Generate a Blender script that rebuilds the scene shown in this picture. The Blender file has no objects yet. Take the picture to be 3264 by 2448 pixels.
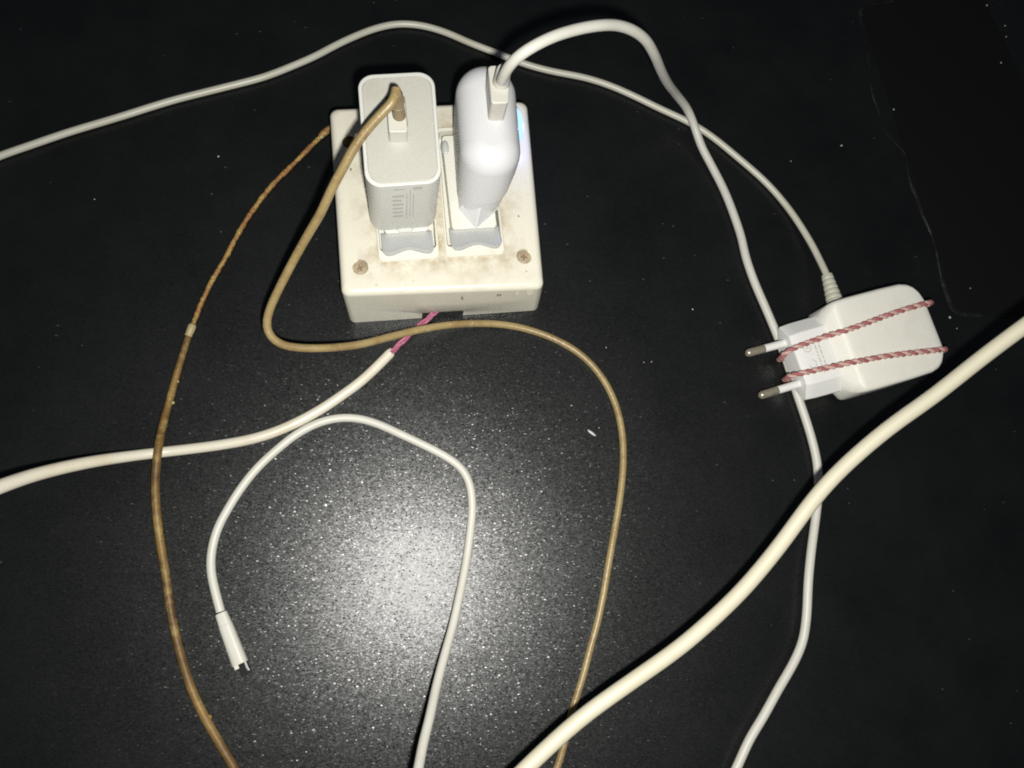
import bpy, bmesh, math, random
from mathutils import Vector, Matrix
random.seed(7)
SC = bpy.context.scene
COL = SC.collection
MM = 0.001

# ------------------------------------------------------------------ camera, light, world
# the phone was held about 36 cm above the table, tipped a little towards the socket box
FPX, CX, CY = 2538.0, 1632.0, 1224.0          # focal length and centre of the 3264 x 2448 photograph
CAM_H = 365.0

def _axes(nx, ny):
    d = Vector(((nx - CX) / FPX, (ny - CY) / FPX, 1.0)).normalized()
    up = -d
    x = Vector((1, 0, 0)); x = (x - up * x.dot(up)).normalized()
    y = up.cross(x)
    return (x, y, up)
RW = _axes(1281.0, 1765.0)

def at(px, py, z):
    """where a point seen in the photograph stands (mm) when it is z mm above the table"""
    d = Vector(((px - CX) / FPX, (py - CY) / FPX, 1.0))
    dw = Vector((RW[0].dot(d), RW[1].dot(d), RW[2].dot(d)))
    t = (z - CAM_H) / dw.z
    return Vector((0, 0, CAM_H)) + dw * t

cam_d = bpy.data.cameras.new('camera')
cam_d.sensor_width = 36.0
cam_d.lens = FPX / 3264.0 * 36.0
cam_d.clip_start = 0.01
cam_d.clip_end = 20.0
cam = bpy.data.objects.new('camera', cam_d)
COL.objects.link(cam)
right = Vector((RW[0].x, RW[1].x, RW[2].x))
up = -Vector((RW[0].y, RW[1].y, RW[2].y))
back = -Vector((RW[0].z, RW[1].z, RW[2].z))
m = Matrix((right, up, back)).transposed().to_4x4()
m.translation = Vector((0, 0, CAM_H * MM))
cam.matrix_world = m
SC.camera = cam

world = bpy.data.worlds.new('World')
SC.world = world
world.use_nodes = True
bg = world.node_tree.nodes['Background']
bg.inputs['Color'].default_value = (0.75, 0.85, 1.0, 1)
bg.inputs['Strength'].default_value = 0.05      # dim night-time room

# the phone's flash, beside the lens
fl_d = bpy.data.lights.new('phone_flash', 'AREA')
fl_d.shape = 'DISK'
fl_d.size = 0.011
fl_d.energy = 2.05
fl_d.color = (1.0, 0.985, 0.93)
fl = bpy.data.objects.new('phone_flash', fl_d)
fl.matrix_world = Matrix.Translation(Vector((12, -20, CAM_H + 1)) * MM) @ m.to_3x3().to_4x4()
COL.objects.link(fl)

SC.view_settings.view_transform = 'Standard'
SC.view_settings.look = 'None'
SC.view_settings.exposure = 0.0
SC.view_settings.gamma = 1.0
SC.cycles.use_denoising = False
SC.cycles.max_bounces = 6
SC.cycles.filter_width = 1.9

# ------------------------------------------------------------------ materials
def mat(name, col, rough=0.45, spec=0.5, metal=0.0, noise=None, bump=None, sss=0.0, coat=0.0):
    """noise: list of (scale_per_m, colour, low, high); bump: (scale_per_m, strength, distance_m)"""
    M = bpy.data.materials.new(name); M.use_nodes = True
    nt = M.node_tree; b = nt.nodes['Principled BSDF']
    b.inputs['Base Color'].default_value = (*col, 1)
    b.inputs['Roughness'].default_value = rough
    b.inputs['Specular IOR Level'].default_value = spec
    b.inputs['Metallic'].default_value = metal
    if coat: b.inputs['Coat Weight'].default_value = coat
    if sss:
        b.inputs['Subsurface Weight'].default_value = sss
        b.inputs['Subsurface Radius'].default_value = (1, .8, .6)
        b.inputs['Subsurface Scale'].default_value = 0.0015
    tc = nt.nodes.new('ShaderNodeTexCoord')
    last = None
    for (sc, c2, lo, hi) in (noise or []):
        n = nt.nodes.new('ShaderNodeTexNoise'); n.inputs['Scale'].default_value = sc
        n.inputs['Detail'].default_value = 4; n.inputs['Roughness'].default_value = .6
        nt.links.new(tc.outputs['Object'], n.inputs['Vector'])
        r = nt.nodes.new('ShaderNodeMapRange'); r.inputs['From Min'].default_value = lo; r.inputs['From Max'].default_value = hi
        nt.links.new(n.outputs['Fac'], r.inputs['Value'])
        mx = nt.nodes.new('ShaderNodeMix'); mx.data_type = 'RGBA'
        nt.links.new(r.outputs['Result'], mx.inputs['Factor'])
        if last is None: mx.inputs['A'].default_value = (*col, 1)
        else: nt.links.new(last, mx.inputs['A'])
        mx.inputs['B'].default_value = (*c2, 1)
        last = mx.outputs['Result']
    if last is not None: nt.links.new(last, b.inputs['Base Color'])
    if bump:
        n = nt.nodes.new('ShaderNodeTexNoise'); n.inputs['Scale'].default_value = bump[0]; n.inputs['Detail'].default_value = 3
        nt.links.new(tc.outputs['Object'], n.inputs['Vector'])
        bp = nt.nodes.new('ShaderNodeBump'); bp.inputs['Strength'].default_value = bump[1]; bp.inputs['Distance'].default_value = bump[2]
        nt.links.new(n.outputs['Fac'], bp.inputs['Height']); nt.links.new(bp.outputs['Normal'], b.inputs['Normal'])
    return M

def table_material():
    M = bpy.data.materials.new('black_laminate'); M.use_nodes = True
    nt = M.node_tree; b = nt.nodes['Principled BSDF']
    tc = nt.nodes.new('ShaderNodeTexCoord')
    mp = nt.nodes.new('ShaderNodeMapping'); mp.inputs['Scale'].default_value = (0.55, 1.0, 1.0)
    nt.links.new(tc.outputs['Object'], mp.inputs['Vector'])
    # dull wear of the black colour
    n1 = nt.nodes.new('ShaderNodeTexNoise'); n1.inputs['Scale'].default_value = 22; n1.inputs['Detail'].default_value = 6; n1.inputs['Roughness'].default_value = .65
    nt.links.new(tc.outputs['Object'], n1.inputs['Vector'])
    r1 = nt.nodes.new('ShaderNodeValToRGB')
    r1.color_ramp.elements[0].position = .3; r1.color_ramp.elements[0].color = (.0035, .004, .0043, 1)
    r1.color_ramp.elements[1].position = .75; r1.color_ramp.elements[1].color = (.0085, .0093, .0092, 1)
    nt.links.new(n1.outputs['Fac'], r1.inputs['Fac'])
    # sparse dust grains
    v = nt.nodes.new('ShaderNodeTexVoronoi'); v.inputs['Scale'].default_value = 330
    nt.links.new(mp.outputs['Vector'], v.inputs['Vector'])
    lt = nt.nodes.new('ShaderNodeMath'); lt.operation = 'LESS_THAN'; lt.inputs[1].default_value = .11
    nt.links.new(v.outputs['Distance'], lt.inputs[0])
    sep = nt.nodes.new('ShaderNodeSeparateColor'); nt.links.new(v.outputs['Color'], sep.inputs['Color'])
    gt = nt.nodes.new('ShaderNodeMath'); gt.operation = 'GREATER_THAN'; gt.inputs[1].default_value = .93
    nt.links.new(sep.outputs['Red'], gt.inputs[0])
    mu = nt.nodes.new('ShaderNodeMath'); mu.operation = 'MULTIPLY'
    nt.links.new(lt.outputs[0], mu.inputs[0]); nt.links.new(gt.outputs[0], mu.inputs[1])
    mx = nt.nodes.new('ShaderNodeMix'); mx.data_type = 'RGBA'
    nt.links.new(mu.outputs[0], mx.inputs['Factor']); nt.links.new(r1.outputs['Color'], mx.inputs['A'])
    mx.inputs['B'].default_value = (.05, .05, .045, 1)
    nt.links.new(mx.outputs['Result'], b.inputs['Base Color'])
    b.inputs['Specular IOR Level'].default_value = 0.44
    # roughness in soft smears
    n2 = nt.nodes.new('ShaderNodeTexNoise'); n2.inputs['Scale'].default_value = 35; n2.inputs['Detail'].default_value = 4
    nt.links.new(mp.outputs['Vector'], n2.inputs['Vector'])
    r2 = nt.nodes.new('ShaderNodeMapRange'); r2.inputs['To Min'].default_value = .34; r2.inputs['To Max'].default_value = .355
    r2.inputs['From Min'].default_value = .3; r2.inputs['From Max'].default_value = .7
    nt.links.new(n2.outputs['Fac'], r2.inputs['Value']); nt.links.new(r2.outputs['Result'], b.inputs['Roughness'])
    # fine grain made of tiny tilted facets that glitter under the flash
    geo = nt.nodes.new('ShaderNodeNewGeometry')
    last = geo.outputs['Normal']
    glint = None
    for sc_, amp, cut in ((1900, .065, 0), (3600, .08, 0), (1500, .24, .88), (2500, .26, .88)):
        vv = nt.nodes.new('ShaderNodeTexVoronoi'); vv.inputs['Scale'].default_value = sc_
        nt.links.new(mp.outputs['Vector'], vv.inputs['Vector'])
        sb = nt.nodes.new('ShaderNodeVectorMath'); sb.operation = 'SUBTRACT'; sb.inputs[1].default_value = (.5, .5, .5)
        nt.links.new(vv.outputs['Color'], sb.inputs[0])
        ml = nt.nodes.new('ShaderNodeVectorMath'); ml.operation = 'MULTIPLY'; ml.inputs[1].default_value = (amp, amp, 0)
        nt.links.new(sb.outputs[0], ml.inputs[0])
        add = ml.outputs[0]
        if cut:                                                     # a few shinier, steeper flecks
            sp_ = nt.nodes.new('ShaderNodeSeparateColor'); nt.links.new(vv.outputs['Color'], sp_.inputs['Color'])
            g1 = nt.nodes.new('ShaderNodeMath'); g1.operation = 'GREATER_THAN'; g1.inputs[1].default_value = cut
            nt.links.new(sp_.outputs['Blue'], g1.inputs[0])
            g2 = nt.nodes.new('ShaderNodeMath'); g2.operation = 'LESS_THAN'; g2.inputs[1].default_value = .42
            nt.links.new(vv.outputs['Distance'], g2.inputs[0])
            g3 = nt.nodes.new('ShaderNodeMath'); g3.operation = 'MULTIPLY'
            nt.links.new(g1.outputs[0], g3.inputs[0]); nt.links.new(g2.outputs[0], g3.inputs[1])
            sc2 = nt.nodes.new('ShaderNodeVectorMath'); sc2.operation = 'SCALE'
            nt.links.new(add, sc2.inputs[0]); nt.links.new(g3.outputs[0], sc2.inputs['Scale']); add = sc2.outputs[0]
            if glint is None: glint = g3.outputs[0]
            else:
                gm = nt.nodes.new('ShaderNodeMath'); gm.operation = 'MAXIMUM'
                nt.links.new(glint, gm.inputs[0]); nt.links.new(g3.outputs[0], gm.inputs[1]); glint = gm.outputs[0]
        ad_ = nt.nodes.new('ShaderNodeVectorMath'); ad_.operation = 'ADD'
        nt.links.new(last, ad_.inputs[0]); nt.links.new(add, ad_.inputs[1]); last = ad_.outputs[0]
    rm = nt.nodes.new('ShaderNodeMix'); nt.links.new(glint, rm.inputs['Factor'])
    nt.links.new(r2.outputs['Result'], rm.inputs['A']); rm.inputs['B'].default_value = .29
    nt.links.new(rm.outputs['Result'], b.inputs['Roughness'])
    nm = nt.nodes.new('ShaderNodeVectorMath'); nm.operation = 'NORMALIZE'
    nt.links.new(last, nm.inputs[0])
    nt.links.new(nm.outputs[0], b.inputs['Normal'])
    return M

def stained_plastic():
    """cream box plastic with brown grime gathered round the modules (object space of the box, metres)"""
    M = mat('cream_box_plastic', (.70, .66, .53), .28, .5)
    nt = M.node_tree; b = nt.nodes['Principled BSDF']
    tc = nt.nodes.new('ShaderNodeTexCoord')
    def noise(sc, det=5):
        n = nt.nodes.new('ShaderNodeTexNoise'); n.inputs['Scale'].default_value = sc; n.inputs['Detail'].default_value = det; n.inputs['Roughness'].default_value = .65
        nt.links.new(tc.outputs['Object'], n.inputs['Vector']); return n.outputs['Fac']
    def mr(src, a, c, lo=0., hi=1.):
        r = nt.nodes.new('ShaderNodeMapRange'); r.inputs['From Min'].default_value = a; r.inputs['From Max'].default_value = c
        r.inputs['To Min'].default_value = lo; r.inputs['To Max'].default_value = hi
        nt.links.new(src, r.inputs['Value']); return r.outputs['Result']
    def ma(op, a, c):
        n = nt.nodes.new('ShaderNodeMath'); n.operation = op
        for i, s in enumerate((a, c)):
            if isinstance(s, (int, float)): n.inputs[i].default_value = s
            else: nt.links.new(s, n.inputs[i])
        return n.outputs[0]
    xyz = nt.nodes.new('ShaderNodeSeparateXYZ'); nt.links.new(tc.outputs['Object'], xyz.inputs[0])
    X, Y, Z = xyz.outputs
    # signed distance to the rectangle that holds the two modules
    ax = ma('SUBTRACT', ma('ABSOLUTE', ma('SUBTRACT', X, GR[0] * MM), 0), GR[2] * MM)
    ay = ma('SUBTRACT', ma('ABSOLUTE', ma('SUBTRACT', Y, GR[1] * MM), 0), GR[3] * MM)
    d = ma('MAXIMUM', ax, ay)
    near = mr(d, .0125, .000, 0, 1)
    topm = mr(Z, .0275, .0305, 0, 1)
    soil = ma('MULTIPLY', ma('MULTIPLY', near, topm), mr(noise(120), .36, .68))
    ring = ma('MULTIPLY', ma('MULTIPLY', mr(d, .0028, .0004), topm), mr(noise(260), .35, .62))
    grain = ma('MULTIPLY', mr(noise(60), .5, .72), topm)
    fine = ma('MULTIPLY', mr(noise(900, 2), .66, .72), ma('MULTIPLY', near, topm))
    sum_ = ma('ADD', ma('MULTIPLY', soil, .45), ma('ADD', ma('MULTIPLY', ring, .42), ma('ADD', ma('MULTIPLY', grain, .28), ma('MULTIPLY', fine, .25))))
    cl = ma('MINIMUM', sum_, 1.0)
    mx = nt.nodes.new('ShaderNodeMix'); mx.data_type = 'RGBA'
    nt.links.new(cl, mx.inputs['Factor'])
    mx.inputs['A'].default_value = (.70, .67, .56, 1); mx.inputs['B'].default_value = (.36, .275, .16, 1)
    nt.links.new(mx.outputs['Result'], b.inputs['Base Color'])
    nt.links.new(ma('ADD', ma('MULTIPLY', cl, .3), .26), b.inputs['Roughness'])
    return M

# ------------------------------------------------------------------ mesh helpers (all lengths in mm)
def wn(o):
    md = o.modifiers.new('weighted', 'WEIGHTED_NORMAL'); md.keep_sharp = True; md.weight = 60

def link(name, me, material, parent=None, loc=None, smooth=True, angle=40):
    o = bpy.data.objects.new(name, me); COL.objects.link(o)
    if material is not None and not me.materials: me.materials.append(material)
    if parent is not None: o.parent = parent
    if loc is not None: o.location = loc
    if smooth:
        for p in me.polygons: p.use_smooth = True
        me.set_sharp_from_angle(angle=math.radians(angle))
        wn(o)
    return o

def finish(name, bm, material, parent=None, loc=None, smooth=True, angle=40):
    bmesh.ops.recalc_face_normals(bm, faces=bm.faces)
    bmesh.ops.scale(bm, vec=(MM, MM, MM), verts=bm.verts)
    me = bpy.data.meshes.new(name); bm.to_mesh(me); bm.free()
    return link(name, me, material, parent, loc, smooth, angle)

def thing(name, label, cat, loc=(0, 0, 0), rz=0., group=None):
    o = bpy.data.objects.new(name, None); COL.objects.link(o)
    o.empty_display_size = .01
    o.location = Vector(loc) * MM; o.rotation_euler = (0, 0, rz)
    o['label'] = label; o['category'] = cat
    if group: o['group'] = group
    return o

def rings_to(bm, rings, cap0=True, cap1=True):
    vs = [[bm.verts.new(p) for p in r] for r in rings]
    n = len(vs[0])
    for a, b in zip(vs, vs[1:]):
        for i in range(n):
            bm.faces.new((a[i], a[(i + 1) % n], b[(i + 1) % n], b[i]))
    if cap0: bm.faces.new(list(reversed(vs[0])))
    if cap1: bm.faces.new(vs[-1])
    return vs

def roundpoly(pts, r, n=6):
    """round the corners of a convex polygon (2-D)"""
    out = []; N = len(pts)
    for i in range(N):
        p = Vector(pts[i]); a = (Vector(pts[i - 1]) - p); b = (Vector(pts[(i + 1) % N]) - p)
        la, lb = a.length, b.length; a /= la; b /= lb
        ang = a.angle(b); rr = min(r, .49 * min(la, lb) * math.tan(ang / 2))
        t = rr / math.tan(ang / 2); bis = (a + b).normalized(); c = p + bis * (rr / math.sin(ang / 2))
        s, e = p + a * t - c, p + b * t - c
        a0 = math.atan2(s.y, s.x); a1 = math.atan2(e.y, e.x); da = (a1 - a0 + math.pi) % (2 * math.pi) - math.pi
        for k in range(n + 1):
            th = a0 + da * k / n
            out.append(Vector((c.x + rr * math.cos(th), c.y + rr * math.sin(th))))
    return out

def rect(x0, y0, x1, y1): return [(x0, y0), (x1, y0), (x1, y1), (x0, y1)]
def z3(poly, z): return [Vector((p[0], p[1], z)) for p in poly]
def inset(quad, d):
    """move every edge of a convex, counter-clockwise polygon inwards by d"""
    N = len(quad); q = [Vector(p) for p in quad]; L = []
    for i in range(N):
        a, b = q[i], q[(i + 1) % N]; t = (b - a).normalized(); nrm = Vector((-t.y, t.x)); L.append((a + nrm * d, t))
    out = []
    for i in range(N):
        p, t = L[i - 1]; q2, u = L[i]
        cr = t.x * u.y - t.y * u.x; s = ((q2 - p).x * u.y - (q2 - p).y * u.x) / cr
        out.append(p + t * s)
    return out

def block(bm, quad, z0, z1, r, bev, n=5, steps=3, draft=0.):
    """rounded upright block with a rounded upper edge"""
    rings = [z3(roundpoly(inset(quad, draft), r, n), z0)]
    for k in range(steps + 1):
        th = k / steps * math.pi / 2
        rings.append(z3(roundpoly(inset(quad, bev * (1 - math.cos(th))) if bev else quad, max(r - bev * (1 - math.cos(th)), .2), n), z1 - bev + bev * math.sin(th)))
    rings_to(bm, rings)

def catmull(P, step=2.0):
    """dense centripetal Catmull-Rom through P (vectors of any size)"""
    out = []; n = len(P)
    for i in range(n - 1):
        p1, p2 = P[i], P[i + 1]
        p0 = P[i - 1] if i else p1 * 2 - p2
        p3 = P[i + 2] if i + 2 < n else p2 * 2 - p1
        d = lambda a, b: max((b.to_3d() - a.to_3d()).length, 1e-4) ** .5
        t0 = 0; t1 = t0 + d(p0, p1); t2 = t1 + d(p1, p2); t3 = t2 + d(p2, p3)
        k = max(2, int((p2.to_3d() - p1.to_3d()).length / step))
        for j in range(k):
            t = t1 + (t2 - t1) * j / k
            A1 = p0 * ((t1 - t) / (t1 - t0)) + p1 * ((t - t0) / (t1 - t0))
            A2 = p1 * ((t2 - t) / (t2 - t1)) + p2 * ((t - t1) / (t2 - t1))
            A3 = p2 * ((t3 - t) / (t3 - t2)) + p3 * ((t - t2) / (t3 - t2))
            B1 = A1 * ((t2 - t) / (t2 - t0)) + A2 * ((t - t0) / (t2 - t0))
            B2 = A2 * ((t3 - t) / (t3 - t1)) + A3 * ((t - t1) / (t3 - t1))
            out.append(B1 * ((t2 - t) / (t2 - t1)) + B2 * ((t - t1) / (t2 - t1)))
    out.append(P[-1].copy())
    return out

def smooth_path(P, it=2):
    for _ in range(it):
        P = [P[0]] + [P[i - 1] * .25 + P[i] * .5 + P[i + 1] * .25 for i in range(1, len(P) - 1)] + [P[-1]]
    return P

def frames(P):
    T = []
    for i in range(len(P)):
        a = P[max(i - 1, 0)]; b = P[min(i + 1, len(P) - 1)]
        T.append((b - a).normalized())
    N = []; u = Vector((0, 0, 1)) if abs(T[0].z) < .9 else Vector((0, 1, 0))
    for t in T:
        u = (u - t * u.dot(t)).normalized(); N.append((u.copy(), t.cross(u)))
    return T, N

def tube(bm, P, rad, seg=12, caps=True):
    T, N = frames(P); rings = []
    for i, p in enumerate(P):
        r = rad(i, len(P)) if callable(rad) else rad
        u, v = N[i]
        rings.append([p + (u * math.cos(2 * math.pi * k / seg) + v * math.sin(2 * math.pi * k / seg)) * r for k in range(seg)])
    rings_to(bm, rings, caps, caps)

def path(rows, step=2.0, it=3):
    """rows (x in photo, y in photo, height mm) -> smooth path in mm"""
    return smooth_path(catmull([at(*r) for r in rows], step), it)

def lathe(bm, P, radii, seg=16):
    """tube along P with one radius per point"""
    tube(bm, P, lambda i, n: radii[i], seg)

def bars(bm, rects, frame):
    """thin printed strokes; frame(u, v) -> point, rects (u0, v0, u1, v1)"""
    for (u0, v0, u1, v1) in rects:
        bm.faces.new([bm.verts.new(frame(u, v)) for u, v in ((u0, v0), (u1, v0), (u1, v1), (u0, v1))])

def boolean(o, cutters):
    for c in cutters:
        md = o.modifiers.new('cut', 'BOOLEAN'); md.operation = 'DIFFERENCE'; md.object = c; md.solver = 'EXACT'
    bpy.context.view_layer.update()
    dg = bpy.context.evaluated_depsgraph_get()
    me = bpy.data.meshes.new_from_object(o.evaluated_get(dg))
    o.modifiers.clear(); old = o.data; o.data = me; bpy.data.meshes.remove(old)
    for c in cutters:
        cm = c.data; bpy.data.objects.remove(c); bpy.data.meshes.remove(cm)
    for p in me.polygons: p.use_smooth = True
    me.set_sharp_from_angle(angle=math.radians(35))
    wn(o)

# ------------------------------------------------------------------ table
bm = bmesh.new()
block(bm, rect(-620, -520, 700, 760), -25, 0, 8, 2)
tab = finish('table_top', bm, table_material(), smooth=False); tab['kind'] = 'structure'

# ------------------------------------------------------------------ socket box
BZ = 31.0
BC = Vector((11.4, 157.8)); BYAW = math.radians(5.9)
bc, bs = math.cos(BYAW), math.sin(BYAW)
def bl(px, py, z):
    p = at(px, py, z); d = Vector((p.x - BC.x, p.y - BC.y)); return Vector((bc * d.x + bs * d.y, -bs * d.x + bc * d.y))
corners = [bl(1088, 941, BZ), bl(1737, 917, BZ), bl(1682, 317, BZ), bl(1049, 342, BZ)]      # counter-clockwise
modL = [bl(1207, 834, 32.5), bl(1402, 820, 32.5), bl(1366, 400, 32.5), bl(1172, 412, 32.5)]
modR = [bl(1421, 818, 32.5), bl(1611, 808, 32.5), bl(1563, 398, 32.5), bl(1387, 405, 32.5)]
xs = [p.x for p in modL + modR]; ys = [p.y for p in modL + modR]
GR = ((min(xs) + max(xs)) / 2, (min(ys) + max(ys)) / 2, (max(xs) - min(xs)) / 2 - 1.5, (max(ys) - min(ys)) / 2)

M_BOX = stained_plastic()
M_WHITE = mat('white_plastic', (.70, .69, .62), .30, .5, noise=[(45, (.66, .64, .55), .5, .75)])
M_FRAME = mat('module_plastic', (.72, .70, .61), .28, .5, noise=[(70, (.60, .55, .43), .56, .8)])
M_ROCK = mat('rocker_plastic', (.44, .45, .448), .22, .5)
M_SCREW = mat('dirty_screw', (.36, .295, .20), .6, .4, .05, noise=[(600, (.27, .19, .11), .48, .68)])
M_SLOT = mat('slot_grime', (.20, .145, .09), .8, .2)
M_HOLE = mat('screw_hole_brown', (.11, .07, .045), .8, .2, noise=[(500, (.05, .03, .02), .4, .6)])

box = thing('socket_box', 'grimy cream switch and socket box holding the two upright chargers', 'socket box', (BC.x, BC.y, 0), BYAW)
bm = bmesh.new()
foot_q = [bl(1114, 1030, 0), bl(1718, 989, 0)] + inset(corners, 1.2)[2:]          # the front flares out a little towards the table
mid_q = [foot_q[i].lerp(corners[i], .52) for i in range(4)]
rings = [z3(roundpoly(foot_q, 3.2, 6), .3), z3(roundpoly(mid_q, 3.4, 6), 16)]
for k in range(7):
    th = k / 6 * math.pi / 2; bev = 3.0
    rings.append(z3(roundpoly(inset(corners, bev * (1 - math.cos(th))), 3.6, 6), BZ - bev + bev * math.sin(th)))
rings_to(bm, rings)
body = finish('box_body', bm, M_BOX, box)
def cutter(poly, z0, z1):
    b = bmesh.new(); rings_to(b, [z3(poly, z0), z3(poly, z1)])
    return finish('cutter', b, None, box)
def circle(c, r, n=28): return [(c[0] + r * math.cos(2 * math.pi * k / n), c[1] + r * math.sin(2 * math.pi * k / n)) for k in range(n)]
holes = [bl(1148, 851, BZ), bl(1671, 817, BZ), bl(1114, 450, BZ), bl(1622, 428, BZ)]
cuts = [cutter(circle(h, 3.5), BZ - 2.6, BZ + 2) for h in holes]
for q in (modL, modR): cuts.append(cutter(roundpoly(inset(q, 1.2), 2.0, 4), 22, BZ + 2))
n0, n1 = bl(1346, 1028, 0), bl(1476, 1013, 0)
cuts.append(cutter([(n0.x, n0.y - 12), (n1.x, n1.y - 12), (n1.x, n1.y + 16), (n0.x, n0.y + 16)], -2, 7.2))
boolean(body, cuts)
for i, h in enumerate(holes):
    bm = bmesh.new()
    if i in (0, 1):                                    # recessed cross-head screws
        rings_to(bm, [z3(circle(h, r, 20), z) for r, z in ((3.35, BZ - 2.55), (3.35, BZ - 1.9), (2.7, BZ - 1.35), (1.4, BZ - 1.1))])
        sc = finish('screw', bm, M_SCREW, box)
        b2 = bmesh.new(); a = .4 + i
        for k in (0, 1):
            t = a + k * math.pi / 2; u = Vector((math.cos(t), math.sin(t))); w = Vector((-u.y, u.x))
            rings_to(b2, [z3([h + u * s1 * 1.5 + w * s2 * .35 for s1, s2 in ((-1, -1), (1, -1), (1, 1), (-1, 1))], z) for z in (BZ - 1.3, BZ - 1.02 + k * .02)])
        finish('screw_slot', b2, M_SLOT, sc, smooth=False)
    else:
        rings_to(bm, [z3(circle(h, 3.45, 20), BZ - 2.58), z3(circle(h, 3.4, 20), BZ - 1.7), z3(circle(h, 1.2, 20), BZ - 2.3)])
        finish('screw_hole_lining', bm, M_HOLE, box)  # dark brown lining in the holes that have no screw

M_MARK = mat('dark_dirt_mark', (.20, .17, .13), .7, .3)
M_CHIP = mat('olive_chip', (.42, .40, .31), .6, .3)
for (px, py, rx, ry, mt) in ((1692, 921, 2.0, 1.5, M_CHIP), (1651, 927, 1.3, .8, M_CHIP), (1598, 934, .45, .3, M_MARK), (1590, 935, .6, .3, M_MARK), (1476, 945, .45, .5, M_MARK), (1653, 689, .45, .5, M_MARK), (1318, 896, .9, .15, M_CHIP), (1200, 908, .7, .3, M_CHIP), (1678, 865, .7, .4, M_CHIP), (1118, 540, .5, .8, M_MARK), (1409, 366, .5, .4, M_CHIP)):
    c = bl(px, py, BZ); bm = bmesh.new(); zz = BZ + .03
    d_ = (c.y - corners[0].y)
    if d_ < 3: zz = BZ - 3 + math.sqrt(max(0, 9 - (3 - max(d_, 0)) ** 2)) + .06
    tilt = max(0, 3 - d_) / 3 * .8
    vs = [bm.verts.new((c.x + rx * random.uniform(.7, 1.1) * math.cos(a), c.y + ry * math.sin(a), zz + ry * math.sin(a) * tilt)) for a in [2 * math.pi * k / 10 for k in range(10)]]
    lo_ = [bm.verts.new(v.co - Vector((0, 0, .3))) for v in vs]
    bm.faces.new(vs)
    for k in range(10): bm.faces.new((vs[k], lo_[k], lo_[(k + 1) % 10], vs[(k + 1) % 10]))
    finish('dirt_mark', bm, mt, box, smooth=False)

def make_module(q, plate, rock_px):
    fz = 32.3
    bm = bmesh.new()
    # white frame: bottom band is wide, the sides narrow
    o = roundpoly(q, 2.4, 5)
    fb = [Vector(p) for p in q]
    ins = inset(q, 1.25)
    t = (ins[3] - ins[0]).normalized() * 3.7
    hole = [ins[0] + t, ins[1] + t, ins[2] - t * .2, ins[3] - t * .2]
    i1 = roundpoly(hole, 1.4, 5)
    rings_to(bm, [z3(o, BZ - .6), z3(o, fz - .5), z3(roundpoly(inset(q, .45), 2.1, 5), fz), z3(roundpoly(inset(hole, -.35), 1.5, 5), fz), z3(i1, fz - .5), z3(i1, 24.5)], False, True)
    mod = finish('socket_module', bm, M_FRAME, box)
    bm = bmesh.new(); block(bm, plate, 24.8, 33.6, 1.7, .5)
    finish('socket_plate', bm, M_WHITE, mod)
    # rocker: rises towards its lip, which has a scooped (wavy) lower edge
    (ax, ay), (bx, by), lip = rock_px
    L = bl(ax, ay, 30); R_ = bl(bx, by, 30)
    ex = (R_ - L); W = ex.length; ex /= W; ey = Vector((ex.y, -ex.x))          # ey points down the picture
    nu, nv = 28, 14
    bm = bmesh.new(); grid = []
    for j in range(nv + 1):
        row = []
        for i in range(nu + 1):
            u = i / nu; x = (u - .5) * 2
            ln = lip + (-1.1 * math.cos(math.pi * x / .78) if abs(x) < .78 else 1.1 - 1.9 * ((abs(x) - .78) / .22) ** 2)
            v = j / nv
            if v < .66: y = ln * (v / .66) * .80; z = 29.3 + 3.9 * (v / .66)
            elif v < .93:
                s = (v - .66) / .27; y = ln * (.80 + .18 * s); z = 33.2 + .8 * math.sin(s * math.pi / 2)
            else:
                s = (v - .93) / .07; y = ln * (.98 + .02 * s); z = 33.95 - 1.9 * s
            z -= .9 * max(0, abs(x) - .86) / .14 * min(1, v * 1.3)
            p = L + ex * (u * W) + ey * y
            row.append(bm.verts.new((p.x, p.y, z)))
        grid.append(row)
    for j in range(nv):
        for i in range(nu):
            bm.faces.new((grid[j][i], grid[j + 1][i], grid[j + 1][i + 1], grid[j][i + 1]))
    rk = finish('rocker_switch', bm, M_ROCK, mod)
    return mod

plL = [bl(1226, 744, 33.6), bl(1367, 734, 33.6), bl(1338, 428, 33.6), bl(1198, 436, 33.6)]
plR = [bl(1441, 731, 33.6), bl(1585, 723, 33.6), bl(1543, 424, 33.6), bl(1407, 432, 33.6)]
make_module(modL, plL, ((1214, 744), (1376, 734), 10.8))
make_module(modR, plR, ((1431, 728), (1588, 719), 10.8))
# little clear neon lamp beside the right-hand plate
c = bl(1417, 446, 33)
bm = bmesh.new()
rings = []
for k in range(6):
    th = k / 5 * math.pi / 2
    rings.append([Vector((c.x + 1.9 * math.cos(th) * math.cos(a) , c.y - 4 + (3.0 * math.cos(th) + 1) * math.sin(a), 32.6 + 2.0 * math.sin(th))) for a in [2 * math.pi * i / 16 for i in range(16)]] if k < 5 else
                 [Vector((c.x + .1 * math.cos(a), c.y - 4 + 1.0 * math.sin(a), 34.6)) for a in [2 * math.pi * i / 16 for i in range(16)]])
rings_to(bm, rings)
finish('indicator_lamp', bm, mat('clear_lamp_plastic', (.50, .52, .50), .08, .6), box)

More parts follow.
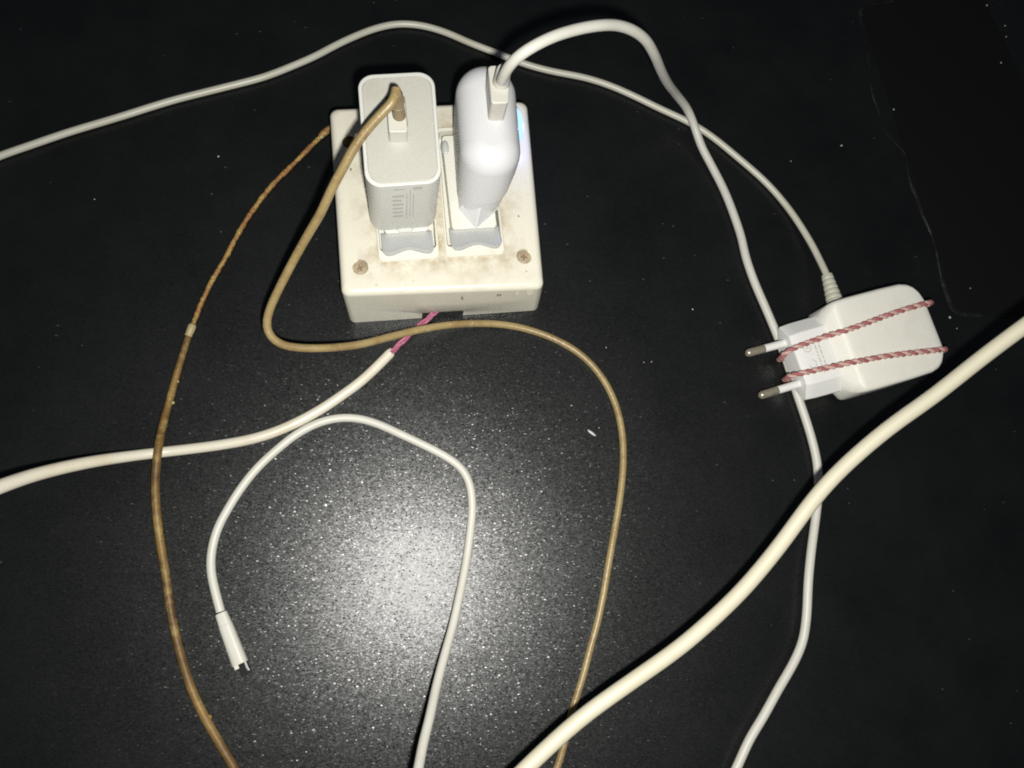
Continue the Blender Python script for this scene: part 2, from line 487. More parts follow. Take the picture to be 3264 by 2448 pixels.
# ------------------------------------------------------------------ rectangular charger (left socket)
M_CH = mat('charger_white_plastic', (.63, .628, .585), .38, .4, noise=[(30, (.59, .58, .52), .5, .75)])
M_CHT = mat('charger_cap_plastic', (.50, .49, .435), .42, .4, noise=[(55, (.45, .415, .34), .56, .72), (1500, (.47, .46, .41), .5, .6)])
M_PRINT = mat('grey_print', (.47, .47, .455), .5, .3)
LC = Vector((-5.3, 162.7)); LYAW = math.radians(7.0); ZT = 78.0
chl = thing('phone_charger', 'boxy white phone charger with recessed flat top in the left socket, brown cable in it', 'charger', (LC.x, LC.y, 0), LYAW, None)
def ll(px, py, z):
    p = at(px, py, z); d = Vector((p.x - LC.x, p.y - LC.y)); c, s = math.cos(LYAW), math.sin(LYAW)
    return Vector((c * d.x + s * d.y, -s * d.x + c * d.y))
Q = [ll(1165, 599, ZT), ll(1410, 582, ZT), ll(1383, 226, ZT), ll(1138, 239, ZT)]
bm = bmesh.new()
rings = [z3(roundpoly(inset(Q, .7), 6.0, 8), 33.9), z3(roundpoly(inset(Q, .35), 6.2, 8), 34.6), z3(roundpoly(inset(Q, .35), 6.4, 8), 50), z3(roundpoly(Q, 6.5, 8), ZT - 2.2)]
for k in range(1, 5):
    th = k / 4 * math.pi / 2
    rings.append(z3(roundpoly(inset(Q, .5 * (1 - math.cos(th))), 6.3, 8), ZT - .6 + .6 * math.sin(th)))
rings += [z3(roundpoly(inset(Q, 1.35), 5.6, 8), ZT), z3(roundpoly(inset(Q, 1.5), 5.5, 8), ZT - .9)]
rings_to(bm, rings)
finish('charger_body', bm, M_CH, chl, angle=30)
bm = bmesh.new(); block(bm, inset(Q, 1.62), ZT - 1.2, ZT - .28, 5.4, .3, 8, 3)
finish('charger_cap', bm, M_CHT, chl, angle=30)
# plug foot below the body, reaching into the socket plate
bm = bmesh.new()
yb = min(p.y for p in Q)
foot = [(-9, yb + 40), (-9.5, yb + 6), (-2.8, yb - .6), (2.4, yb - .6), (9.5, yb + 6), (9, yb + 40)]
foot2 = [(-9, yb + 40), (-9.5, yb + 8), (-2.8, yb + 3.2), (2.4, yb + 3.2), (9.5, yb + 8), (9, yb + 40)]
rings_to(bm, [z3(roundpoly(foot, 1, 3), 33.62), z3(roundpoly(foot, 1, 3), 34.0), z3(roundpoly(foot2, 1, 3), 38)])
finish('plug_foot', bm, M_CH, chl)
# faint printed block on the front face
f0, f1 = Vector((Q[0].x, Q[0].y)), Vector((Q[1].x, Q[1].y))
def front(u, v):          # u 0..1 across the front, v height mm
    k = .35 * (1 - (v - 50) / 26) if v > 50 else .35 + .2 * (50 - v) / 14
    p = f0 + (f1 - f0) * u; t = (f1 - f0).normalized(); nrm = Vector((-t.y, t.x))
    p = p + nrm * (k - .05)
    return Vector((p.x, p.y, v))
R_ = []
for i in range(7):
    R_.append((.345 + .0, 44 + i * 3.9, .345 + .16 * random.uniform(.75, 1), 45.5 + i * 3.9))
for i in range(3):
    u = .53 + i * .045
    v = 45.
    while v < 70:
        w = random.uniform(1.2, 3.5); R_.append((u, v, u + .016, v + w)); v += w + .9
R_ += [(.62, 73.6, .74, 75.6), (.36, 74, .5, 74.8), (.36, 39.2, .385, 40.6)]
bm = bmesh.new(); bars(bm, R_, front)
finish('printed_text', bm, M_PRINT, chl, smooth=False)
# usb port frame
pc = ll(1268, 372, ZT)
bm = bmesh.new()
pq = rect(pc.x - 4.1, pc.y - 5.0, pc.x + 3.6, pc.y + 9.4)
block(bm, pq, ZT - 1, ZT - .18, 1.2, .1, 3, 1)
finish('usb_port', bm, mat('port_grime', (.24, .19, .12), .7, .3), chl)

# ------------------------------------------------------------------ rounded charger (right socket)
RC = Vector((30.6, 175.6)); RYAW = math.radians(4.5)
chr_ = thing('phone_charger', 'pill shaped glossy white charger with glowing side lamp in the right socket', 'charger', (RC.x, RC.y, 0), RYAW, None)
def stadium(w, l, dx=0, dy=0, n=12):
    r = min(w, l) / 2; q = rect(-w / 2 + dx, -l / 2 + dy, w / 2 + dx, l / 2 + dy); return roundpoly(q, r * .985, n)
M_CHR = mat('glossy_white_plastic', (.635, .637, .645), .40, .35)
bm = bmesh.new(); rings = []
for z, w, l, dy, dx in ((34.0, 17.4, 46.5, -4.2, -2.4), (35.2, 19.2, 48.8, -3.8, -2.3), (38.0, 20.6, 50, -3.2, -2.0), (44, 21.6, 50, -2.6, -1.6), (45.2, 22.0, 50.2, -2.5, -1.4), (45.7, 22.8, 50.8, -2.1, -1.1), (56, 24.7, 50.4, -.9, -.4), (63, 25.4, 49.8, .2, 0)):
    rings.append(z3(stadium(w, l, dx, dy), z))
for k in range(1, 11):
    th = k / 10 * math.pi / 2; e = 10.2 * (1 - math.cos(th))
    rings.append(z3(stadium(25.4 - 2 * e, 49.8 - 2 * e, 0, .2), 63 + 10.6 * math.sin(th)))
rings_to(bm, rings)
finish('charger_body', bm, M_CHR, chr_, angle=50)
bm = bmesh.new()
foot = [(-10, 16), (-12, -12), (-11.6, -24.5), (-4.9, -33.6), (-4.4, -33.6), (6.2, -24.5), (8, -12), (6, 16)]
foot2 = [(-9, 14), (-10.5, -12), (-8.5, -23.0), (-3.2, -27.0), (-2.7, -27.0), (4.6, -23.0), (6.5, -12), (5, 14)]
rings_to(bm, [z3(roundpoly(foot, .7, 3), 33.65), z3(roundpoly(foot, .7, 3), 34.2), z3(roundpoly(foot2, .7, 3), 43)])
finish('plug_foot', bm, M_CHR, chr_)
# side lamp
M_LED = bpy.data.materials.new('blue_white_lamp'); M_LED.use_nodes = True
e = M_LED.node_tree.nodes['Principled BSDF']
e.inputs['Base Color'].default_value = (.06, .10, .22, 1); e.inputs['Emission Color'].default_value = (.46, .74, 1, 1); e.inputs['Emission Strength'].default_value = 1.2
bm = bmesh.new()
bmesh.ops.create_uvsphere(bm, u_segments=16, v_segments=10, radius=1)
bmesh.ops.scale(bm, vec=(3.2, 8.6, 3.0), verts=bm.verts)
bmesh.ops.translate(bm, vec=(15.2, 9.0, 47.0), verts=bm.verts)
finish('status_lamp', bm, M_LED, chr_)
ld = bpy.data.lights.new('status_lamp_light', 'POINT'); ld.color = (.22, .25, 1.0); ld.energy = .006; ld.shadow_soft_size = .002
lo = bpy.data.objects.new('status_lamp_light', ld); COL.objects.link(lo); lo.parent = chr_; lo.location = Vector((20.5, 9.0, 46)) * MM

# ------------------------------------------------------------------ cables
M_CORD = mat('old_white_cord', (.51, .50, .42), .38, .5, noise=[(40, (.46, .445, .35), .45, .7)])
M_WUSB = mat('white_cable_rubber', (.58, .57, .51), .42, .4, noise=[(60, (.55, .53, .46), .5, .7)])
M_CREAM = mat('cream_cable', (.60, .56, .43), .45, .4, noise=[(35, (.57, .53, .40), .45, .7), (220, (.50, .45, .32), .70, .76)])
M_BROWN = mat('yellowed_cable', (.30, .225, .10), .38, .5, noise=[(90, (.24, .165, .07), .42, .62), (500, (.38, .30, .16), .58, .72)], bump=(700, .25, .0006))
M_BROWND = mat('dirty_tan_rubber', (.25, .19, .11), .45, .4, noise=[(200, (.20, .14, .07), .45, .7)])
M_MUSTARD = mat('soiled_mustard_cord', (.22, .130, .036), .5, .4, noise=[(28, (.085, .045, .014), .43, .58), (90, (.29, .20, .065), .52, .66), (420, (.13, .07, .022), .55, .7)], bump=(900, .3, .0006))
M_FRAY = mat('frayed_copper_braid', (.30, .15, .05), .42, .5, .2, noise=[(110, (.40, .27, .08), .45, .6), (900, (.46, .36, .15), .62, .72), (260, (.10, .04, .02), .6, .72)], bump=(1200, .8, .001))
M_PINK = mat('magenta_wire', (.40, .11, .19), .4, .5, noise=[(500, (.50, .24, .31), .5, .68)])
M_METAL = mat('tarnished_nickel', (.40, .36, .28), .34, .5, .55, noise=[(400, (.30, .26, .19), .5, .7)])
M_SHELL = mat('bright_plug_steel', (.6, .6, .6), .25, .5, 1.0)

def cable(name, label, cat, rows, r, material, partname='cord', step=2.0, it=3, seg=14):
    P = path(rows, step, it)
    o = P[len(P) // 2].copy(); o.z = 0
    t = thing(name, label, cat, o)
    bm = bmesh.new(); tube(bm, [p - o for p in P], r, seg)
    finish(partname, bm, material, t)
    return t, P, o

# white usb cable of the right charger
rows = [(1599, 258, 96), (1606, 240, 101), (1622, 211, 107), (1646, 184, 112), (1682, 158, 115), (1755, 120, 116), (1845, 92, 114), (1920, 80, 111), (1970, 81, 107), (2019, 97, 102), (2057, 126, 95), (2084, 170, 84), (2107, 224, 66),
        (2129, 266, 48), (2159, 305, 28), (2194, 353, 14), (2214, 403, 8), (2234, 462, 5), (2273, 537, 3), (2308, 606, 2.2), (2339, 684, 2.2), (2364, 760, 2.2), (2376, 815, 2.2), (2404, 897, 2.2),
        (2442, 985, 2.2), (2478, 1071, 2.2), (2512, 1162, 2.2), (2538, 1248, 2.2), (2562, 1317, 2.2), (2587, 1397, 2.2), (2604, 1471, 2.2), (2609, 1546, 2.2), (2605, 1610, 2.2), (2597, 1673, 2.2), (2587, 1747, 3), (2577, 1847, 4), (2570, 1975, 4), (2558, 2046, 4), (2530, 2112, 4),
        (2482, 2195, 4), (2433, 2284, 4), (2388, 2359, 4), (2352, 2439, 4), (2318, 2510, 4), (2270, 2600, 4)]
wu, P, o = cable('usb_cable', 'white cable looping up from the glowing charger and passing under the tied adapter', 'cable', rows, 2.1, M_WUSB)
bt = [at(1550, 405, 72.5), at(1599, 405, 72.5), at(1604, 292, 72.5), at(1549, 288, 72.5)]
tp = [at(1566, 330, 87), at(1622, 328, 87), at(1627, 205, 87), at(1555, 208, 87)]
def pquad(q): return [Vector((p.x - o.x, p.y - o.y)) for p in q]
tq, bq = pquad(tp), pquad(bt)
tq = [Vector(p) for p in tq]
bm = bmesh.new()
rings = [z3(roundpoly(inset(tq, .35), 1.4, 4), 66), z3(roundpoly(inset(tq, .2), 1.5, 4), 74)]
for k in range(5):
    th = k / 4 * math.pi / 2
    rings.append(z3(roundpoly(inset(tq, .7 * (1 - math.cos(th))), 1.5, 4), 87 - .7 + .7 * math.sin(th)))
rings_to(bm, rings)
finish('usb_plug', bm, M_WUSB, wu)
cc = at(1597, 263, 87) - o
bm = bmesh.new()
dirv = (P[1] - P[0]).normalized()
lathe(bm, [Vector((cc.x, cc.y, 86.5)), Vector((cc.x, cc.y, 88.5)), Vector((cc.x + .1, cc.y + .2, 92)), Vector((cc.x + .2, cc.y + .5, 94.6)), Vector((cc.x + .25, cc.y + .6, 95.2))], [3.5, 3.3, 3.0, 2.9, 2.4], 18)
finish('strain_relief', bm, M_WUSB, wu)

# yellowed cable of the left charger
rows = [(1263, 286, 99), (1259, 312, 99.5), (1245, 333, 98.5), (1223, 355, 97), (1172, 410, 93), (1131, 467, 89), (1088, 545, 83), (1054, 609, 77), (1024, 676, 70), (986, 740, 63), (940, 822, 54), (885, 929, 45), (860, 985, 40), (848, 1037, 36), (859, 1073, 34), (894, 1098, 31), (970, 1110, 27), (1044, 1109, 24), (1075, 1107, 22),
        (1149, 1098, 19), (1224, 1079, 16), (1298, 1060, 13), (1373, 1044, 10), (1448, 1034, 7), (1547, 1031, 4), (1622, 1037, 2.5), (1696, 1054, 1.9), (1771, 1082, 1.8), (1845, 1125, 1.8), (1905, 1184, 1.8), (1946, 1250, 1.8), (1971, 1318, 1.8),
        (1984, 1389, 1.8), (1987, 1461, 1.8), (1982, 1538, 1.8), (1971, 1621, 1.8), (1955, 1712, 1.8), (1940, 1797, 1.8), (1923, 1896, 1.8), (1905, 1982, 1.8), (1881, 2067, 1.8), (1861, 2145, 1.8), (1841, 2210, 1.8), (1822, 2272, 1.8),
        (1801, 2359, 1.8), (1786, 2419, 1.8), (1772, 2455, 1.8), (1745, 2540, 1.8)]
bu, P, o = cable('usb_cable', 'yellowed tan cable from the boxy charger that curls round in front of the box', 'cable', rows, lambda i, n: 1.82 - .22 * i / n, M_BROWN, seg=14)
tp = [at(1239, 421, 86), at(1300, 420, 86), at(1291, 322, 86), at(1233, 324, 86)]
tq = pquad(tp)
bm = bmesh.new()
rings = [z3(roundpoly(inset(tq, .1), 1.0, 4), 74), z3(roundpoly(tq, 1.0, 4), 80)]
for k in range(5):
    th = k / 4 * math.pi / 2
    rings.append(z3(roundpoly(inset(tq, .45 * (1 - math.cos(th))), 1.0, 4), 86 - .45 + .45 * math.sin(th)))
rings_to(bm, rings)
finish('usb_plug', bm, M_WUSB, bu)
s0, s1 = at(1272, 368, 86) - o, at(1263, 294, 100.5) - o
L5 = [s0 + (s1 - s0) * t for t in (-.05, .0, .45, .46, .5, .51, .93, 1.0)]
bm = bmesh.new(); lathe(bm, L5, [2.7, 2.55, 2.4, 2.15, 2.15, 2.4, 2.3, 1.7], 18)
finish('strain_relief', bm, M_BROWND, bu)

# white phone cable with the small plug
rows = [(703, 1950, 3.2), (690, 1901, 3.0), (675, 1837, 2.4), (671, 1787, 2), (679, 1732, 2), (696, 1678, 2), (726, 1623, 2), (761, 1566, 2), (820, 1491, 2), (885, 1431, 2), (945, 1384, 2), (1002, 1353, 2), (1050, 1337, 2), (1099, 1331, 2), (1149, 1335, 2),
        (1199, 1349, 2), (1273, 1382, 2), (1348, 1417, 2), (1423, 1456, 2), (1465, 1486, 2), (1490, 1522, 2), (1502, 1563, 2), (1506, 1617, 2), (1503, 1660, 2), (1498, 1704, 2.6), (1485, 1797, 4), (1465, 1897, 7), (1443, 1996, 11), (1418, 2085, 17), (1393, 2180, 25),
        (1368, 2294, 37), (1349, 2369, 45), (1334, 2448, 54), (1316, 2540, 65)]
mu, P, o = cable('charging_cable', 'white charging cable arched on the table with its small metal plug lying free', 'cable', rows, 1.92, M_WUSB)
# measured ends of the plug: collar (706,1954)-(730,1987), housing to (768,2118)
A = at(705, 1955, 3.6) - o; B = at(766, 2116, 4.4) - o
ax = (B - A).normalized(); sd = Vector((-ax.y, ax.x, 0)).normalized(); uz = ax.cross(sd)
if uz.z < 0: uz = -uz
Lp = (B - A).length
def sect(t, w, h, r=.8, n=4): 
    return [A + ax * t + sd * p.x + uz * p.y for p in roundpoly(rect(-w, -h, w, h), min(w, h) * .8, n)]
bm = bmesh.new(); rings_to(bm, [sect(-.2, 2.3, 2.0), sect(.1, 2.5, 2.2), sect(5.0, 2.75, 2.3), sect(5.2, 2.6, 2.1)])
finish('strain_relief', bm, M_WUSB, mu)
bm = bmesh.new(); rings_to(bm, [sect(5.05, 2.9, 2.3), sect(5.35, 2.9, 2.6), sect(Lp - .5, 3.3, 2.9), sect(Lp, 3.15, 2.7)])
finish('plug_housing', bm, M_WUSB, mu)
bm = bmesh.new()
def sect2(t, x0, x1, h): return [A + ax * t + sd * p.x + uz * p.y for p in roundpoly(rect(x0, -h, x1, h), .3, 2)]
def sect3(t, h, dz): return [A + ax * t + sd * p.x + uz * (p.y + dz) for p in roundpoly(rect(-1.7, -h, 2.9, h), .3, 2)]
rings_to(bm, [sect3(Lp - 1, .9, -.8), sect3(Lp + 5.2, .7, -2.4), sect3(Lp + 5.2, .5, -2.4), sect3(Lp + .5, .5, -.8)])
finish('plug_shell', bm, mat('dark_plug_steel', (.014, .014, .014), .4, .4), mu)

bm = bmesh.new(); rings_to(bm, [[A + ax * t + sd * p.x + uz * (p.y - .4) for p in roundpoly(rect(sgn - .45, -.4, sgn + .45, .4), .15, 2)] for t, sgn in ((Lp - .3, 1.9), (Lp + 2.4, 1.9), (Lp + 3.9, 2.2))])
finish('plug_latch', bm, mat('grey_latch_steel', (.30, .30, .29), .4, .4, .3), mu)
bm = bmesh.new(); rings_to(bm, [[A + ax * t + sd * p.x + uz * (p.y - .6) for p in roundpoly(rect(-2.9, -.6, -1.0, .6), .2, 2)] for t in (Lp - .3, Lp + 1.5)])
finish('plug_insert', bm, M_WUSB, mu)

# mains cable with bared magenta wires
rows = [(-120, 1600, 52), (0, 1551, 42), (99, 1517, 33), (199, 1491, 25), (298, 1471, 18), (398, 1456, 10), (502, 1443, 4), (597, 1432, 2.6), (696, 1419, 2.4), (796, 1401, 2.4), (870, 1379, 2.4), (945, 1347, 2.4), (1019, 1307, 2.4), (1094, 1257, 2.4),
        (1149, 1217, 2.4), (1199, 1171, 2.4), (1243, 1127, 2.6)]
pc_, P, o = cable('power_cable', 'off-white mains cable with magenta wires bared at its end, running into the box front', 'cable', rows, lambda i, n: 2.35 * (1.25 - .25 * min(1, i / (n * .35))), mat('ivory_sheath', (.66, .62, .51), .33, .5, noise=[(45, (.58, .52, .39), .45, .7)]), 'sheath')
# ragged cut end
bm = bmesh.new()
e0 = P[-1] - o; ed = (P[-1] - P[-4]).normalized(); es = Vector((-ed.y, ed.x, 0)).normalized()
for k in range(9):
    a0 = math.pi * 2 * k / 9; a1 = math.pi * 2 * (k + 1) / 9
    f = lambda a, r: e0 + (es * math.cos(a) + Vector((0, 0, 1)) * math.sin(a)) * r
    tip = random.uniform(.8, 3.4) if k in (0, 1, 3, 4, 8) else random.uniform(.3, 1.2)
    am = (a0 + a1) / 2
    bm.faces.new([bm.verts.new(x) for x in (f(a0, 2.34), f(a1, 2.34), f(am, 2.3) + ed * tip)])
    bm.faces.new([bm.verts.new(x) for x in (f(a0, 1.7), f(am, 1.7) + ed * tip * .9, f(a1, 1.7))])
finish('torn_sheath_end', bm, pc_.children[0].data.materials[0], pc_, smooth=False)
wr = [(1232, 1138, 2.6), (1243, 1127, 2.8), (1262, 1109, 2.6), (1281, 1090, 2.4), (1308, 1064, 2.4), (1337, 1040, 3.0), (1358, 1020, 4.0), (1382, 1001, 5), (1400, 980, 5.5)]
W = path(wr, 1.2, 3); T, N = frames(W)
for ph in (0, 2.1, 4.2):
    Q_ = []
    for i, p in enumerate(W):
        a = ph + i * .42; u, v = N[i]
        Q_.append(p - o + (u * math.cos(a) + v * math.sin(a)) * .8)
    bm = bmesh.new(); tube(bm, Q_, .62, 8)
    finish('wire', bm, M_PINK, pc_)

# frayed cord behind the box
rows1 = [(1075, 395, 2), (1044, 413, 2), (1019, 438, 2), (945, 513, 2), (870, 588, 2), (806, 670, 2), (756, 751, 2), (724, 812, 2), (676, 895, 2), (637, 978, 2), (616, 1032, 2)]
rows2 = [(616, 1032, 2), (605, 1058, 2), (587, 1113, 2), (562, 1197, 2), (542, 1271, 2.4), (523, 1337, 4), (510, 1397, 7), (502, 1446, 8.2), (496, 1506, 7), (495, 1571, 5), (498, 1625, 4), (502, 1660, 3), (510, 1722, 2.4), (525, 1812, 2), (537, 1896, 2), (549, 1971, 2), (567, 2056, 2),
         (587, 2125, 2), (612, 2200, 2), (641, 2264, 2), (671, 2319, 2), (706, 2379, 2), (741, 2439, 2), (800, 2540, 2)]
fc, P, o = cable('frayed_cord', 'long mustard brown cord left of the box, its upper stretch stripped to copper braid', 'cord', rows2, lambda i, n: 1.35 + .45 * min(1, i / (n * .3)) + .06 * math.sin(i * 1.9) * math.sin(i * .7), M_MUSTARD)
bm = bmesh.new(); P1 = [p - o for p in path(rows1, 1.0, 2)]
rr = [random.uniform(.85, 1.2) for _ in range(400)]
tube(bm, [p + Vector((random.uniform(-.12, .12), random.uniform(-.12, .12), 0)) for p in P1], lambda i, n: rr[i % 400] * (1.35 if i < n * .08 else 1.0) * 1.12, 9)
finish('copper_braid', bm, M_FRAY, fc, angle=80)
bm = bmesh.new(); C1 = [p - o for p in path([(614, 1036, 2.2), (609, 1049, 2.3), (603, 1063, 2.3), (600, 1071, 2.2)], 1.0, 1)]
rc = [1.6, 1.9, 1.75, 1.8, 1.6, 1.7, 1.75, 1.65, 1.8, 1.6]
tube(bm, C1, lambda i, n: rc[i % 10], 9)
finish('torn_insulation', bm, mat('pale_insulation', (.37, .30, .15), .5, .4), fc, angle=30)
# stray bits of insulation along the braid and the cord
for (px, py, s) in ((1036, 424, 1.5), (1024, 436, 1.1), (680, 893, .9), (667, 915, .7), (551, 1283, .9), (541, 1268, .7), (566, 1216, .7), (582, 1126, .8), (808, 668, .7), (743, 768, .7), (669, 2285, 1.1), (955, 500, .7)):
    bm = bmesh.new(); bmesh.ops.create_icosphere(bm, subdivisions=1, radius=s)
    for v in bm.verts: v.co *= random.uniform(.6, 1.15)
    bmesh.ops.translate(bm, vec=at(px, py, 2.6) - o, verts=bm.verts)
    finish('insulation_scrap', bm, M_MUSTARD if py > 2000 else bpy.data.materials['pale_insulation'], fc, smooth=False)

# thick cream cable in front
rows = [(3420, 930, 100), (3264, 1040, 92), (3134, 1137, 84), (2960, 1275, 74), (2860, 1343, 69), (2761, 1423, 64), (2661, 1515, 59), (2592, 1638 - 45, 56), (2487, 1757 - 40 + 20, 52), (2363, 1885, 49), (2263, 1981, 47), (2164, 2066, 46), (2045, 2150, 45), (1945, 2220, 44), (1846, 2292, 43), (1771, 2359, 43), (1697, 2429, 42), (1620, 2505, 42), (1530, 2600, 42)]
tc_, P, o = cable('thick_cable', 'thick cream cable crossing the lower right corner above all the others', 'cable', rows, 3.15, M_CREAM, step=4, it=4, seg=18)

# ------------------------------------------------------------------ travel adapter
M_AD = mat('adapter_matt_plastic', (.76, .745, .675), .5, .4, noise=[(80, (.71, .69, .61), .5, .72), (520, (.64, .62, .55), .66, .75)])
M_NECK = mat('adapter_gloss_plastic', (.74, .735, .71), .3, .5)
pb = (at(2512, 1091, 12) + at(2556, 1220, 12)) / 2
pd = (at(2512, 1091, 12) - at(2379, 1126, 12)) + (at(2556, 1220, 12) - at(2421, 1260, 12))
AYAW = math.atan2(pd.y, pd.x)
ad = thing('power_adapter', 'white travel adapter with two round pins, tied with string, lying at the right', 'adapter', (pb.x, pb.y, 0), AYAW)
ca, sa = math.cos(AYAW), math.sin(AYAW)
def al(px, py, z):
    p = at(px, py, z); d = (p.x - pb.x, p.y - pb.y); return Vector((ca * d[0] + sa * d[1], -sa * d[0] + ca * d[1], z))
# neck: flat hexagon
nt_, nb_ = al(2486, 1040, 12), al(2563, 1279, 12)
hw = (nt_.y - nb_.y) / 2; cy = (nt_.y + nb_.y) / 2
body_t, body_b = al(2660, 954, 26), al(2752, 1253, 26)
x_body = (body_t.x + body_b.x) / 2 - 1.0
x_end = al(2990, 1060, 26).x + .8
b_top = (al(2660, 954, 26).y + al(2890, 896, 26).y) / 2; b_bot = al(2752, 1253, 26).y
def hexs(x, w, z0, z1, r=1.3):
    zc = (z0 + z1) / 2; k = .66
    pl = [(-w, zc - 1.2), (-w * k, z0), (w * k, z0), (w, zc - 1.2), (w, zc + 1.2), (w * k, z1), (-w * k, z1), (-w, zc + 1.2)]
    return [Vector((x, cy + p.x, p.y)) for p in roundpoly(pl, r, 3)]
x0 = (nt_.x + nb_.x) / 2
bm = bmesh.new()
rings_to(bm, [hexs(x0 - .3, hw - 1.0, 7.2, 17.2, .8), hexs(x0, hw - .4, 6.4, 18.0, 1.0), hexs(x0 + 4.6, hw, 5.0, 19.6), hexs(x_body + 5, hw + .3, 4.8, 19.8)])
finish('plug_neck', bm, M_NECK, ad, angle=25)
# body
def bsec(x, y0, y1, z0, z1, r): return [Vector((x, p.x, p.y)) for p in roundpoly(rect(y0, z0, y1, z1), r, 6)]
mid = (b_top + b_bot) / 2
bm = bmesh.new(); S = []
for t, ins, zt, r in ((-4.2, 9.0, 17.5, 5), (-3.0, 4.6, 20, 5), (-1.6, 2.2, 22.5, 5), (0.2, .9, 25.0, 4.2), (1.2, .5, 25.8, 3.4), (3, .15, 26.2, 2.6), (8, 0, 26.3, 2.2)):
    S.append(bsec(x_body + t, b_bot + ins, b_top - ins, 1.2 if t > 0 else 3.0, zt, r))
Lb = x_end - x_body
for f, ins, zt, r in ((.55, 0, 26.3, 2.2), (.78, .3, 26.2, 2.2), (.86, 1.2, 26.1, 2.4), (.91, 2.6, 26.0, 2.6), (.95, 4.8, 25.8, 3), (.98, 8.0, 25.4, 3.4), (.996, 12.5, 24.6, 3.8), (1.004, 16.0, 23.2, 4)):
    S.append(bsec(x_body + Lb * f, b_bot + ins, b_top - ins, 1.2 if f < .95 else 3.0, zt, r))
rings_to(bm, S)
finish('adapter_body', bm, M_AD, ad, angle=38)
# pins
for (bx, by, tx, ty) in ((2512, 1091, 2377, 1127), (2556, 1220, 2419, 1262)):
    b_, t_ = al(bx, by, 12), al(tx, ty, 12); d = (t_ - b_).normalized(); Ln = (t_ - b_).length
    b_ = b_ - d * 3
    bm = bmesh.new(); cut = 3 + Ln * .57
    lathe(bm, [b_, b_ + d * (cut - .2), b_ + d * cut], [2.0, 1.95, 1.7], 18)
    pin = finish('pin', bm, M_NECK, ad)
    bm = bmesh.new(); E = Ln + 3
    lathe(bm, [b_ + d * t for t in (cut - .05, E - 2.1, E - 1.2, E - .5, E - .12, E)], [2.0, 2.02, 1.9, 1.5, .9, .25], 18)
    finish('metal_tip', bm, M_METAL, pin)
# ribbed strain relief and cord
s0, s1 = al(2661, 962, 12), al(2636, 878, 9)
d = (s1 - s0); Ls = d.length; d /= Ls
pts = []; rad = []
for k in range(25):
    t = k / 24; pts.append(s0 + d * (Ls * (t * 1.12 - .12))); base = 4.0 - 1.5 * t
    rib = .0 if (k % 4) in (0,) and 2 < k < 24 else .55
    rad.append(base + rib - .3)
bm = bmesh.new(); lathe(bm, pts, rad, 16)
finish('strain_relief', bm, M_CORD, ad, angle=30)
rows = [(-90, 535, 1.9), (0, 497, 1.9), (100, 462, 1.9), (214, 423, 1.9), (380, 373, 1.9), (547, 321, 1.9), (700, 282, 1.9), (845, 244, 1.9), (940, 207, 1.9), (1000, 181, 1.9), (1099, 130, 1.9), (1199, 90, 1.9), (1273, 76, 1.9), (1348, 82, 1.9), (1423, 104, 1.9),
        (1497, 136, 1.9), (1572, 165, 1.9), (1671, 203, 1.9), (1746, 224, 1.9), (1870, 249, 1.9), (1945, 273, 1.9), (2019, 305, 1.9), (2099, 344, 1.9), (2199, 391, 1.9), (2262, 430, 1.9), (2348, 499, 1.9), (2448, 588, 1.9), (2522, 676, 2.2), (2587, 778, 4), (2606, 815, 5.4), (2636, 878, 9), (2640, 890, 9.2)]
P = path(rows, 2, 3)
Pl = [Vector((ca * (p.x - pb.x) + sa * (p.y - pb.y), -sa * (p.x - pb.x) + ca * (p.y - pb.y), p.z)) for p in P]
bm = bmesh.new(); tube(bm, Pl, 1.72, 14)
finish('cord', bm, M_CORD, ad)
# printed marks on the neck
g0 = al(2556, 1112, 19.7); 
def mark(u, v): return Vector((u, v, 19.68))
bm = bmesh.new(); R_ = []
nx0 = al(2566, 1130, 19.7).x
for i in range(5):
    v = cy - 9
    xx = nx0 + 6.2 + i * 2.0
    while v < cy + 7.5:
        w = random.uniform(.8, 2.6); R_.append((xx, v, xx + .62, v + w)); v += w + .55
bars(bm, R_, mark)
for (u, v) in ((nx0 + 2.2, cy + 4.4), (nx0 + 2.2, cy - 3.6)):      # two round approval marks
    for k in range(16):
        a0, a1 = 2 * math.pi * k / 16, 2 * math.pi * (k + 1) / 16
        if v < cy and 3 < k < 8: continue
        bm.faces.new([bm.verts.new(mark(u + r * math.cos(a), v + r * math.sin(a))) for a, r in ((a0, 1.75), (a1, 1.75), (a1, 2.15), (a0, 2.15))])
bars(bm, [(nx0 + 1.4, cy + 4.0, nx0 + 3.0, cy + 4.3), (nx0 + 1.4, cy + 4.6, nx0 + 3.0, cy + 4.9)], mark)
finish('printed_text', bm, mat('faint_grey_print', (.47, .46, .43), .5, .3), ad, smooth=False)

